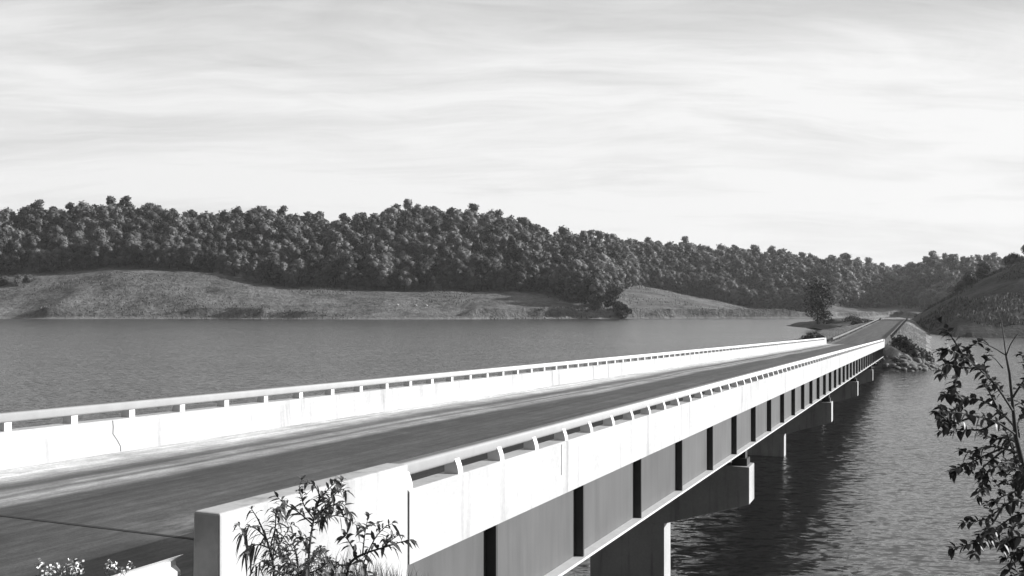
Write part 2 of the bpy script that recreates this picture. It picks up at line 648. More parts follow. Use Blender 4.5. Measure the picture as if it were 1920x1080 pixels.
# column table: pixel column, shore depth, wood-edge depth, wood-edge row, ridge depth, tree-top row
TAB = np.array([
    (-2400, 700, 820, 520, 1000, 400),
    (-1200, 560, 660, 515, 820, 395),
    (-300, 535, 630, 516, 775, 390),
    (0, 528, 620, 515, 760, 389),
    (100, 528, 618, 511, 750, 381),
    (200, 528, 615, 503, 740, 376),
    (280, 526, 613, 505, 740, 380),
    (340, 525, 611, 509, 740, 392),
    (400, 524, 609, 513, 740, 397),
    (480, 520, 600, 530, 740, 389),
    (560, 517, 595, 538, 740, 398),
    (640, 515, 592, 543, 740, 402),
    (700, 514, 590, 545, 740, 398),
    (800, 514, 589, 545, 755, 385),
    (880, 516, 589, 545, 755, 389),
    (960, 520, 590, 546, 745, 405),
    (1040, 525, 588, 553, 735, 426),
    (1085, 528, 560, 575, 735, 436),
    (1125, 528, 552, 578, 740, 446),
    (1158, 530, 640, 553, 800, 448),
    (1180, 531, 730, 540, 880, 450),
    (1220, 533, 760, 540, 940, 449),
    (1300, 536, 760, 556, 950, 452),
    (1400, 540, 750, 576, 950, 462),
    (1500, 540, 720, 590, 950, 474),
    (1560, 540, 720, 574, 980, 480),
    (1640, 560, 830, 577, 1130, 487),
    (1684, 600, 880, 577, 1190, 491),
    (1704, 560, 780, 581, 1010, 494),
    (1735, 500, 710, 585, 900, 482),
    (1770, 500, 690, 585, 860, 474),
    (1810, 500, 690, 583, 850, 472),
    (1860, 500, 690, 583, 850, 478),
    (1930, 500, 690, 580, 850, 486),
    (2400, 600, 850, 560, 1050, 480),
    (3600, 600, 850, 560, 1050, 500)], dtype=float)
TREE_H = 19.0


def col(u, k):
    return np.interp(u, TAB[:, 0], TAB[:, k])


def terrain_z(u, Y):
    X = (u - 960.0) / F * Y
    y0 = col(u, 1) + 10 * fbm(X * 0.018, X * 0.0 + 3.3, 4, 5)
    y1, y2 = col(u, 2), col(u, 4)
    z1 = ZC - (col(u, 3) - HZ) / F * y1
    z2 = ZC - (col(u, 5) - HZ) / F * y2 - TREE_H
    a = np.clip((Y - y0) / (y1 - y0), 0, 1)
    b = np.clip((Y - y1) / (y2 - y1), 0, 1)
    low = 0.9 + (z1 - 0.9) * (0.55 * a + 0.45 * a * a * (3 - 2 * a))
    z = np.where(Y < y1, low, z1 + (z2 - z1) * np.sin(b * math.pi / 2) ** 1.0)
    back = np.clip((Y - y2) / 300.0, 0, 1)
    z = z - back * 12
    edge = np.clip((Y - y0) / 4.0, 0, 1)
    z = np.where(Y < y0, -3 + 3 * np.clip((Y - y0 + 30) / 30.0, 0, 1), z * edge)
    land = np.clip((Y - y0) / 20.0, 0, 1)
    z = z + land * (1.6 * fbm(X * 0.03, Y * 0.03, 4, 21) + 0.35 * fbm(X * 0.2, Y * 0.2, 3, 31) * (Y < y1 + 10))
    z = z + 3.8 * np.clip((Y - y0 - 3) / 1.5, 0, 1) * np.clip(3 * fbm(X * 0.022, X * 0 + 9.1, 3, 61) + 0.40, 0, 1) * np.exp(-np.clip(Y - y0 - 5, 0, 999) / 18)
    # knoll on the left meadow
    kn = np.exp(-(((X + 215) / 38) ** 2 + ((Y - 575) / 26) ** 2))
    z = z + 5.0 * kn * land
    # right-hand hill close by
    ridge_row = np.interp(u, [1690, 1712, 1745, 1780, 1850, 1920, 2100, 2500, 3600], [606, 597, 576, 556, 522, 491, 440, 420, 470])
    zr = ZC - (ridge_row - HZ) / F * 380.0
    s0 = 272 + 6 * fbm(X * 0.05, X * 0 + 1.7, 3, 8)
    s0 = s0 + np.clip((1790 - u) / 80.0, 0, 1) * 40
    rise = np.clip((Y - s0) / (380.0 - s0), 0, 1)
    zc = np.where(Y < 380, zr * np.sin(rise * math.pi / 2) ** 0.85, zr - (Y - 380) * 0.16)
    zc = np.where(Y < s0, -3, zc + np.clip((Y - s0) / 10, 0, 1) * (1.4 * fbm(X * 0.07, Y * 0.07, 4, 41) + 0.5 * fbm(X * 0.35, Y * 0.35, 3, 42)))
    zc = np.where(u < 1690, -5, zc)
    return np.maximum(z, zc)


us = np.concatenate([np.arange(-2400, -160, 40), np.arange(-160, 2080, 4), np.arange(2080, 3640, 30)]).astype(float)
Ys = np.concatenate([np.geomspace(230, 470, 70), np.geomspace(472, 700, 130), np.geomspace(706, 1300, 60), np.geomspace(1340, 5000, 14)])
U, YY = np.meshgrid(us, Ys)
Z = terrain_z(U, YY)
Z = np.where(YY > 1300, Z - (YY - 1300) * 0.02, Z)
tv = np.stack([(U - 960) / F * YY, YY, Z], axis=-1).reshape(-1, 3)
ter = np_mesh('hills', tv, grid_faces(len(Ys), len(us)), M['meadow'], smooth=True)
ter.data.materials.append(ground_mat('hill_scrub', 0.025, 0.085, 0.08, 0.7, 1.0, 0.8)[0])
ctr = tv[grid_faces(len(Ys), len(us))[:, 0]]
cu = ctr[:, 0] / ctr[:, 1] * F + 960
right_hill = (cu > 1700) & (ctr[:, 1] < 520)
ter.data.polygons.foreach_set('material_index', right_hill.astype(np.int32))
tag(ter, 'grassy shore and wooded hills across the lake', 'hills', kind='structure')


def ground_at(X, Y):
    u = X / Y * F + 960
    return float(terrain_z(np.array([u]), np.array([Y]))[0])


# far embankment that carries the road on from the bridge
def road_z(s):
    base = ZC - 2.47 - SLOPE * min(s, 157.6) + 0.07
    if s <= 157.6:
        return base
    x = s - 157.6
    d = -SLOPE * 8 * (1 - math.exp(-x / 8.0))
    up = 0.15 * (1 - math.cos(min(max(x - 20, 0) / 170.0, 1) * math.pi)) / 2
    dn = max(0, x - 200) ** 2 * 0.00045
    return base + d + up - dn


S0 = 157.75
ss = np.concatenate([np.arange(136, 200, 0.8), np.arange(200, 420, 2.0)])
os_ = np.arange(-14, 34, 0.6)
ev = []
for s in ss:
    zt = road_z(max(s, S0)) - 0.06
    for o in os_:
        d = math.hypot(max(0, S0 - s), max(0, 4.7 - o, (o - 14.0) * 0.38))
        if s > S0:
            d = max(0, 4.7 - o, (o - 14.0) * 0.38)
        d += 0.9 * mnoise.noise(Vector((s * 0.25, o * 0.25, 3.0))) * min(1, d)
        z = zt - max(0, d) / 1.9
        if d > 0.3:
            z += 0.30 * mnoise.noise(Vector((s * 0.8, o * 0.8, 0))) + 0.12 * mnoise.noise(Vector((s * 2, o * 2, 5)))
        if s < 157.6 and 4.5 < o < 14.4:
            z = min(z, ZC - 4.4 - SLOPE * s)
        ev.append((-o * CT + s * ST, o * ST + s * CT, max(z, -1.2)))
emb = np_mesh('embankment', ev, grid_faces(len(ss), len(os_)), M['embankment'], smooth=True)
tag(emb, 'pale grassy road embankment beyond the far end of the bridge', 'embankment', kind='structure')


def emb_z(s, o):
    zt = road_z(max(s, S0)) - 0.06
    d = max(0, 4.7 - o, (o - 14.0) * 0.38)
    if s < S0:
        d = math.hypot(S0 - s, d)
    return zt - d / 1.9


# peninsula with rough grass beside the embankment
pn_u = np.linspace(-1, 1, 60)
pv = []
for a in pn_u:
    for b in pn_u:
        X, Y = 116 + 17 * a, 352 + 62 * b
        r = math.hypot(a, b) + 0.25 * mnoise.noise(Vector((a * 2.5, b * 2.5, 1)))
        z = 3.2 * (1 - r ** 2) - 0.1 + 0.5 * mnoise.noise(Vector((X * 0.3, Y * 0.12, 0)))
        pv.append((X, Y, max(z, -1.0)))
pen = np_mesh('peninsula', pv, grid_faces(60, 60), ground_mat('peninsula', 0.035, 0.10, 0.12, 0.6, 1, 0.5)[0], smooth=True)
tag(pen, 'low dark spit of rough grass left of the far road', 'land', kind='structure')


# near bank
def bank_z(s, o):
    zt = ZC - 2.50 - SLOPE * s + 0.015 * (o - 5.4)
    if 5.2 <= o <= 14.2 and s < 6.9:
        return zt - 0.25
    side = max(0, 5.2 - o, o - 14.2)
    z = ZC - 2.46 - 0.13 * side - 0.33 * max(0, s - 8.3)
    if 5.2 <= o <= 14.2:
        z = min(z, zt - 0.25)
    return z


bs = np.arange(-26, 36, 0.45)
bo = np.arange(-26, 34, 0.45)
bv = []
for s in bs:
    for o in bo:
        z = bank_z(s, o)
        side = max(0, 5.2 - o, o - 14.2)
        z += min(1, side + max(0, s - 7.5)) * 0.12 * mnoise.noise(Vector((s * 0.7, o * 0.7, 0)))
        bv.append((-o * CT + s * ST, o * ST + s * CT, max(z, -1.5)))
bank = np_mesh('near_bank', bv, grid_faces(len(bs), len(bo)), M['bank'], smooth=True)
tag(bank, 'dark weedy bank at the near end of the bridge', 'bank', kind='structure')

# ------------------------------------------------------------------ approach roads
S_NEAR, S_END = 7.12, 157.6
H_ROAD, H_LEDGE, H_RAIL = 2.47, 1.875, 1.58
rd = MB()
rd.extr([(5.95, H_ROAD), (13.9, H_ROAD), (13.9, H_ROAD + 0.2), (5.95, H_ROAD + 0.2)], -40, S_NEAR - 0.01, 40)
ro = rd.build('road', M['asphalt'])
tag(ro, 'dark asphalt approach road in the near left corner', 'road', kind='structure')
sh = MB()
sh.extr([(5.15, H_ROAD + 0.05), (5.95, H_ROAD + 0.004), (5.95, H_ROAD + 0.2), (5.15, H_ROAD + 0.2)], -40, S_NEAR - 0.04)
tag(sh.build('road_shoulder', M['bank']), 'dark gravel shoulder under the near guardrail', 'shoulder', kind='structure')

fr_v, fr_b = [], []
fs = list(np.arange(S_END + 0.05, 420, 2.0))
for s in fs:
    for o in (6.3, 8.0, 9.6, 11.2, 12.9):
        z = road_z(s) + 0.03 - 0.02 * abs(o - 9.6) / 3.3
        fr_v.append((-o * CT + s * ST, o * ST + s * CT, z))
        fr_b.append((s, o, 0))
fr = np_mesh('far_road', fr_v, grid_faces(len(fs), 5), M['asphalt'])
at = fr.data.attributes.new('bco', 'FLOAT_VECTOR', 'POINT')
at.data.foreach_set('vector', np.array([(a, 9.0 + (b - 9.6) * 0.5, c) for a, b, c in fr_b], dtype=np.float32).ravel())
tag(fr, 'asphalt road running away along the embankment', 'road', kind='structure')

# ------------------------------------------------------------------ the bridge
OR_, OL = 5.40, 13.68         # outer faces of the two parapets
bridge = empty('road_bridge', B(10, 9.5, H_ROAD), 'long white concrete and steel girder road bridge crossing the lake', 'bridge')

deck = MB()
deck.extr([(5.72, H_ROAD), (13.36, H_ROAD), (13.36, 2.70), (5.72, 2.70)], 10.50, S_END, 20)
deck.build('deck_slab', M['pier_concrete'], bridge)
surf = MB()
surf.extr([(5.72, H_ROAD - 0.012), (13.36, H_ROAD - 0.012), (13.36, H_ROAD + 0.002), (5.72, H_ROAD + 0.002)], S_NEAR, S_END, 40)
surf.build('road_surface', M['asphalt'], bridge)
under = MB()
under.extr([(5.72, H_ROAD + 0.004), (13.36, H_ROAD + 0.004), (13.36, 3.2), (5.72, 3.2)], S_NEAR, 10.46, 1)
under.build('approach_slab', M['dirty_concrete'], bridge)

H_FB = 2.713                   # bottom of the fascia
wall_profiles = {
    'r': [(OR_, H_FB), (OR_, H_LEDGE + 0.02), (OR_ + 0.02, H_LEDGE), (OR_ + 0.27, H_LEDGE), (OR_ + 0.29, H_LEDGE + 0.02), (OR_ + 0.33, H_FB)],
    'l': [(OL, H_FB), (OL - 0.33, H_FB), (OL - 0.29, H_LEDGE + 0.02), (OL - 0.27, H_LEDGE), (OL - 0.02, H_LEDGE), (OL, H_LEDGE + 0.02)],
}
S_J = 10.50


def post_mesh(side):
    """curved cast post, thin along the bridge, wide foot that sweeps up to the rail"""
    out = []
    n = 7
    for i in range(n + 1):
        k = i / n
        hh = H_LEDGE - (H_LEDGE - H_RAIL - 0.05) * k
        front = 0.025 + 0.085 * k ** 1.8
        back = 0.215
        out.append((front, back, hh))
    return out


mb_posts = {}
for side, base_o, sgn, s_first in (('r', OR_, 1, 10.58), ('l', OL, -1, 11.03)):
    w = MB()
    w.extr(wall_profiles[side], S_J + 0.02, S_END, 30)
    par = w.build('parapet', M['white_concrete'], bridge, bevel=0.0)
    # casting joints in the wall, shallow grooves filled with dark mastic
    # end blocks at both ends, as tall as the rail
    for (a, b2) in ((S_NEAR, S_J - 0.015), (S_END - 2.6, S_END + 0.6)):
        eb = MB()
        hb = H_RAIL
        if a < 20:
            prof = [(base_o, 3.6), (base_o, hb), (base_o + sgn * 0.27, hb), (base_o + sgn * 0.30, 3.6)]
        else:
            prof = [(base_o - sgn * 0.005, 2.718), (base_o - sgn * 0.005, hb), (base_o + sgn * 0.28, hb), (base_o + sgn * 0.335, 2.718)]
        if sgn < 0:
            prof = prof[::-1]
        eb.extr(prof, a, b2)
        eb.build('end_block', M['white_concrete'], bridge, bevel=0.02)
    # rail: an oval tube resting on the posts
    rl = MB()
    oc = base_o + sgn * 0.165
    rp = []
    for q in [2 * math.pi * (k + 0.5) / 20 for k in range(20)]:
        cq, sq = math.cos(q), math.sin(q)
        rp.append((oc + 0.088 * math.copysign(abs(cq) ** 0.45, cq), H_RAIL + 0.08 - 0.08 * math.copysign(abs(sq) ** 0.45, sq)))
    rl.extr(rp, S_J + 0.0, S_END - 2.6, 1)
    rail = rl.build('rail', M['rail_metal'], par, smooth=True)
    # posts
    secs = post_mesh(side)
    n_ind = 58 if side == 'r' else 42
    s_pos = []
    s = s_first
    while s < S_END - 2.8:
        s_pos.append(s)
        s += 1.389
    tk = 0.072

    def post_pts(mb, s):
        c = []
        for (a, b2, hh) in secs:
            c += [(s - tk, base_o + sgn * a, hh), (s - tk, base_o + sgn * b2, hh), (s + tk, base_o + sgn * b2, hh), (s + tk, base_o + sgn * a, hh)]
        f = []
        for i in range(len(secs) - 1):
            for j in range(4):
                q = (i * 4 + j, i * 4 + (j + 1) % 4, (i + 1) * 4 + (j + 1) % 4, (i + 1) * 4 + j)
                f.append(q if sgn > 0 else q[::-1])
        f.append((0, 3, 2, 1) if sgn > 0 else (0, 1, 2, 3))
        mb.add([B(*q) for q in c], f, c)
    pm = MB()
    post_pts(pm, s_pos[0])
    first = pm.build('rail_post', M['rail_metal'], par, loc=B(s_pos[0], base_o, H_LEDGE) - worldloc(par))
    for s in s_pos[1:n_ind]:
        c = first.copy()
        COL.objects.link(c)
        c.location = B(s, base_o, H_LEDGE) - worldloc(par)
    rest = MB()
    for s in s_pos[n_ind:]:
        post_pts(rest, s)
    ro_ = rest.build('rail_post_row', M['rail_metal'], par)
    tag(ro_, kind='stuff')

# dark hairline joints on the walls (recessed mastic strips standing 2 mm proud)
for s in (15.8, 33.5, 62.0, 90.0, 118.0):
    jm = MB()
    jm.bbox(s - 0.012, s + 0.012, OR_ - 0.002, OR_ + 0.02, H_LEDGE + 0.03, H_LEDGE + 0.52)
    jm.build('wall_joint', M['joint'], bridge)
jm = MB()
jm.bbox(S_J - 0.014, S_J + 0.019, OR_ + 0.012, OR_ + 0.25, H_LEDGE + 0.04, H_FB)
jm.build('wall_joint', M['joint'], bridge)
jm = MB()
jm.bbox(S_J - 0.014, S_J + 0.019, OL - 0.25, OL - 0.012, H_LEDGE + 0.04, H_FB)
jm.build('wall_joint', M['joint'], bridge)
ck = MB()
cs = 14.62
cpts = [(cs, 1.885), (cs + 0.01, 2.0), (cs - 0.005, 2.12), (cs + 0.10, 2.25), (cs + 0.17, 2.36), (cs + 0.17, 2.45)]
for i in range(len(cpts) - 1):
    (a, ha), (b2, hb) = cpts[i], cpts[i + 1]
    oo = lambda h: OL - 0.292 - 0.04 * (h - 1.895) / 0.818
    q = [(a - 0.012, oo(ha), ha), (a + 0.012, oo(ha), ha), (b2 + 0.012, oo(hb), hb), (b2 - 0.012, oo(hb), hb)]
    ck.add([B(*c) for c in q], [(0, 1, 2, 3)], q)
ck.build('wall_crack', plain('crack', 0.10, 0.9), bridge)
ej = MB()
ej.bbox(9.50, 9.565, 5.76, 13.30, H_ROAD - 0.017, H_ROAD - 0.0125)
ej.build('expansion_joint', M['joint'], bridge)

# girders
for gi, og in enumerate((5.63, 8.26, 10.86, 13.42)):
    g_ = MB()
    s0, s1 = 10.6, S_END - 0.3
    sgn = 1 if gi < 3 else -1
    g_.extr([(og, 2.70), (og, 3.985), (og + 0.03, 3.985), (og + 0.03, 2.70)], s0, s1, 30)
    gd = g_.build('girder', M['girder_paint'], bridge)
    fl = MB()
    fl.extr([(og - 0.20, 3.985), (og + 0.23, 3.985), (og + 0.23, 4.03), (og - 0.20, 4.03)], s0, s1, 30)
    fl.build('flange', M['flange_paint'], gd)
    if gi == 0:
        s = 13.28
        k0 = None
        while s < s1 - 1:
            if k0 is None:
                q = MB()
                q.bbox(s - 0.03, s + 0.03, og - 0.155, og - 0.001, 2.716, 3.983)
                k0 = q.build('stiffener', M['black_steel'], gd, loc=B(s, og, 3.98) - worldloc(gd))
            else:
                c = k0.copy()
                COL.objects.link(c)
                c.location = B(s, og, 3.98) - worldloc(gd)
            s += 3.93

# piers: hammerheads whose cap tapers up to lit ends
for Zp in (33.85, 63.5, 88.0, 113.3):
    s_c = (Zp - 5.3 * ST) / CT
    pr = MB()
    d = SLOPE * s_c
    top = 4.55
    hs = 6.60                                    # soffit at the stem
    sa, sb = s_c, s_c + 1.05
    oL_ = 13.75

    def hB(s, o, h):                             # pier tops are level
        v = B(s_c, o, h)
        x = B(s, o, h)
        return Vector((x.x, x.y, ZC - h - d + (0.015 * (o - 5.4) if h < 5 else 0)))
    outline = [(5.3, top), (5.3, 5.76), (8.10, hs), (10.72, hs), (oL_, 5.76), (oL_, top)]
    c = [(s, o, h) for s in (sa, sb) for (o, h) in outline]
    n = len(outline)
    f = [(i, (i + 1) % n, n + (i + 1) % n, n + i) for i in range(n)] + [tuple(reversed(range(n))), tuple(range(n, 2 * n))]
    base = B(s_c, 9.5, 5.0)
    pe = MB()
    pe.add([hB(*q) for q in c], [tuple(reversed(q)) for q in f], c)
    pcap = pe.build('pier', M['pier_concrete'], bridge, bevel=0.025)
    st_ = MB()
    zb = -2.5
    c = []
    pts = []
    for (h_or_z) in (0, 1):
        for (s, o) in ((sa + 0.06, 8.12), (sa + 0.06, 10.70), (sb - 0.06, 10.70), (sb - 0.06, 8.12)):
            x = B(s, o, 0)
            z = (ZC - hs - d + 0.01) if h_or_z == 0 else zb
            pts.append((x.x, x.y, z))
            c.append((s, o, ZC - z))
    st_.add(pts, [(0, 1, 2, 3), (7, 6, 5, 4), (0, 4, 5, 1), (1, 5, 6, 2), (2, 6, 7, 3), (3, 7, 4, 0)], c)
    st_.build('pier_stem', M['pier_concrete'], pcap)
    for og in (5.63, 8.26, 10.86, 13.42):
        be = MB()
        be.bbox(s_c + 0.32, s_c + 0.74, og - 0.15, og + 0.18, 4.033, 4.30)
        be.bbox(s_c + 0.22, s_c + 0.84, og - 0.22, og + 0.27, 4.302, top + 0.05)
        be.build('bearing', M['black_steel'], pcap)

# abutments
for (a, b2, nm) in ((10.0, 10.45, 'abutment'), (S_END - 0.2, S_END + 0.5, 'abutment')):
    q = MB()
    q.bbox(a, b2, 5.75, 13.35, 2.72, 5.6)
    q.build(nm, M['dirty_concrete'], bridge)

# ------------------------------------------------------------------ guardrails
def w_profile(oc, hc, sgn=1):
    pr = [(0.0, -0.155), (0.045, -0.13), (0.08, -0.10), (0.08, -0.06), (0.03, -0.02), (0.03, 0.02), (0.08, 0.06), (0.08, 0.10), (0.045, 0.13), (0.0, 0.155)]
    outer = [(oc + sgn * a, hc + b) for a, b in pr]
    inner = [(oc + sgn * (a - 0.012), hc + b) for a, b in reversed(pr)]
    return outer + inner


gr = empty('guardrail', B(3, 5.7, 2.5), 'bright corrugated steel guardrail bolted to the near end of the white wall', 'guardrail')
w = MB()
w.extr(w_profile(5.70, 2.08), -9.0, 7.02, 10)
w.build('beam', M['galvanised'], gr)
for s in (6.2, 4.3, 2.4, 0.5, -1.4, -3.3, -5.2, -7.1):
    q = MB()
    q.bbox(s - 0.08, s + 0.08, 5.50, 5.685, 1.97, 3.1)
    q.build('post', M['dark_wood'], gr)


def far_rail(o, s0, s1, label, hgt=0.6, mat='rail_grey', sgn=1):
    base = Vector((-o * CT + s0 * ST, o * ST + s0 * CT, road_z(s0) - 0.1))
    g = empty('guardrail', base, label, 'guardrail')
    w = MB()
    sl = np.arange(s0, s1, 4.0)
    pts, c, f = [], [], []
    for s in sl:
        zt = road_z(s) + hgt
        for (a, z) in ((0, 0), (0.07 * sgn, -0.08), (0.02 * sgn, -0.16), (0.07 * sgn, -0.24), (0, -0.32), (-0.03 * sgn, -0.32), (-0.03 * sgn, 0)):
            oo = o + a
            pts.append((-oo * CT + s * ST, oo * ST + s * CT, zt + z))
    m_ = 7
    for i in range(len(sl) - 1):
        for j in range(m_):
            f.append((i * m_ + j, i * m_ + (j + 1) % m_, (i + 1) * m_ + (j + 1) % m_, (i + 1) * m_ + j))
    w.add(pts, f)
    w.build('beam', M[mat], g)
    first = None
    for s in sl[:-1]:
        oo = o - 0.12 * sgn
        L = Vector((-oo * CT + s * ST, oo * ST + s * CT, road_z(s)))
        if first is None:
            q = MB()
            q.box(L.x - 0.09, L.x + 0.09, L.y - 0.09, L.y + 0.09, L.z - 0.5, L.z + hgt - 0.02)
            first = q.build('post', M['dark_wood'], g, loc=L - worldloc(g))
        else:
            p2 = first.copy()
            COL.objects.link(p2)
            p2.location = L - worldloc(g)
    return g


far_rail(13.6, 172, 372, 'pale guardrail along the left side of the road beyond the bridge', sgn=-1)
far_rail(5.6, 192, 372, 'dark guardrail along the right side of the road beyond the bridge', sgn=1, mat='dark_wood')

# ------------------------------------------------------------------ trees
def ico(sub):
    import bmesh
    bm = bmesh.new()
    bmesh.ops.create_icosphere(bm, subdivisions=sub, radius=1)
    v = np.array([q.co[:] for q in bm.verts])
    f = np.array([[q.index for q in fc.verts] for fc in bm.faces])
    bm.free()
    return v, f


ICO1 = ico(1)
ICO2 = ico(2)


def crown_arrays(rng, height, radius, base, lobes, leaves, leaf, taper=0.6, core=0.8):
    """verts + quads of a crown: inner lumps for body, leaf-clump quads all over them. unit: metres"""
    V, Fq = [], []
    n = 0
    L = []
    for i in range(lobes):
        k = (i + rng.rand()) / lobes
        z = base + (height - base) * (0.12 + 0.80 * k)
        w = radius * (0.55 + 0.45 * math.sin(math.pi * min(1, (k * 0.9 + 0.12)))) * (1 - taper * max(0, k - 0.55))
        a = rng.rand() * 6.283 + i * 2.4
        rr = w * (0.25 + 0.5 * rng.rand()) * (1.0 if i < lobes - 1 else 0.2)
        rad = radius * (0.32 + 0.22 * rng.rand())
        L.append((np.array([math.cos(a) * rr, math.sin(a) * rr, z]), rad))
    iv, if_ = ICO1
    for (c, rad) in L:
        dv = iv * (rad * core * (0.85 + 0.3 * rng.rand(len(iv), 1))) * np.array([1, 1, 0.9]) + c
        V.append(dv)
        q = np.concatenate([if_, if_[:, 2:3]], axis=1) + n
        Fq.append(q)
        n += len(dv)
    per = leaves // lobes
    for (c, rad) in L:
        d = rng.normal(size=(per, 3))
        d /= np.linalg.norm(d, axis=1)[:, None]
        r = rad * (0.80 + 0.26 * rng.rand(per, 1))
        cen = c + d * r * np.array([1, 1, 0.9])
        nrm = d + 0.75 * rng.normal(size=(per, 3))
        nrm /= np.linalg.norm(nrm, axis=1)[:, None]
        ref = rng.normal(size=(per, 3))
        t1 = np.cross(nrm, ref)
        t1 /= np.linalg.norm(t1, axis=1)[:, None]
        t2 = np.cross(nrm, t1)
        sz = leaf * (0.5 + 0.8 * rng.rand(per, 1))
        q = np.stack([cen - t1 * sz * 0.6, cen - t2 * sz * 0.45, cen + t1 * sz * 0.6, cen + t2 * sz * 0.45], axis=1).reshape(-1, 3)
        V.append(q)
        Fq.append(np.arange(per * 4).reshape(-1, 4) + n)
        n += per * 4
    return np.concatenate(V), np.concatenate(Fq)


def fix_tris(V, Fq):
    """quads with a doubled corner become triangles: return triangles only"""
    tri = Fq[:, 2] == Fq[:, 3]
    a = Fq[tri][:, :3]
    q = Fq[~tri]
    return np.concatenate([a, q[:, [0, 1, 2]], q[:, [0, 2, 3]]])


def trunk_mb(height, rad, rng, limbs=4, base_h=0.3):
    mb = MB()
    mb.tube([(0, 0, -0.6), (0.05 * rad, 0, height * 0.3), (0.1, 0.05, height * 0.6), (0.15, 0.1, height * 0.85)], [rad * 1.25, rad, rad * 0.65, rad * 0.25], 7)
    for i in range(limbs):
        a = i * 2.4 + rng.rand()
        z = height * (base_h + 0.12 * i)
        l = height * 0.28
        mb.tube([(0, 0, z), (math.cos(a) * l * 0.5, math.sin(a) * l * 0.5, z + l * 0.4), (math.cos(a) * l, math.sin(a) * l, z + l * 0.9)], [rad * 0.45, rad * 0.3, rad * 0.1], 5)
    return mb


def make_tree(kind, loc, label, cat, height, radius, base, lobes, leaves, leaf, group=None, mat='crown', trunk_r=0.25, seed=1, taper=0.6, core=0.8):
    rng = np.random.RandomState(seed)
    t_ = empty(kind, loc, label, cat, group)
    V, Fq = crown_arrays(rng, height, radius, base, lobes, leaves, leaf, taper, core)
    np_mesh('crown', V, fix_tris(V, Fq), M[mat], parent=t_)
    tm = trunk_mb(height, trunk_r, rng)
    tm.v = [(p[0] + loc[0], p[1] + loc[1], p[2] + loc[2]) for p in tm.v]
    tm.build('trunk', M['bark_far'], t_)
    return t_


# tree variants used through the woods (near ones as things, the rest as one mass)
VAR = []
for i in range(7):
    rng = np.random.RandomState(100 + i)
    hgt = [16, 18, 14, 20, 17, 13, 20][i]
    rad = [5.6, 6.4, 6.8, 5.2, 7.0, 5.4, 5.6][i]
    V, Fq = crown_arrays(rng, hgt, rad, 1.6 if i % 2 else 2.4, 16, 2000, 0.62, taper=0.25)
    tri = fix_tris(V, Fq)
    cm = np_mesh('crown', V, tri, M['crown'])
    tmb = trunk_mb(hgt, 0.28, rng)
    tk_ = tmb.build('trunk', M['bark_far'])
    V2, F2 = crown_arrays(np.random.RandomState(200 + i), hgt, rad, 2.2, 12, 640, 1.0, taper=0.25)
    VAR.append((cm.data, tk_.data, V2, fix_tris(V2, F2)))
    bpy.data.objects.remove(cm)
    bpy.data.objects.remove(tk_)

spots = []
cell = {}


def free(x, y, dmin):
    k = (int(x // 12), int(y // 12))
    for i in (-1, 0, 1):
        for j in (-1, 0, 1):
            for (a, b) in cell.get((k[0] + i, k[1] + j), ()):
                if (a - x) ** 2 + (b - y) ** 2 < dmin * dmin:
                    return False
    cell.setdefault(k, []).append((x, y))
    return True


tries = 0
while tries < 26000 and len(spots) < 2100:
    tries += 1
    u = NR.uniform(-260, 2080)
    y1, y2 = float(col(u, 2)), float(col(u, 4))
    k = NR.rand() ** (1.3 if tries % 3 else 2.6)
    Y = y1 + 2 + (y2 + 25 - y1) * k
    X = (u - 960) / F * Y
    if 1590 < u < 1700 and 0.58 < k < 0.95:
        continue                                   # the pale clearing below the saddle
    if free(X, Y, NR.uniform(6.2, 9.0) if u < 1150 else NR.uniform(6.5, 10.5)):
        spots.append((X, Y, u, k))
# wood edge: a closer row so no bare trunks line up
for u in np.arange(-250, 2060, 9.0):
    y1 = float(col(u, 2))
    Y = y1 + NR.uniform(-2, 4)
    X = (u - 960) / F * Y
    if free(X, Y, 4.0):
        spots.append((X, Y, u, -0.01))


def vis(sp):
    X, Y, u, k = sp
    inframe = -30 < u < 1950
    edge = 1.0 if k < 0.12 else (0.8 if k > 0.85 else 0.55)
    return (inframe, edge / Y)


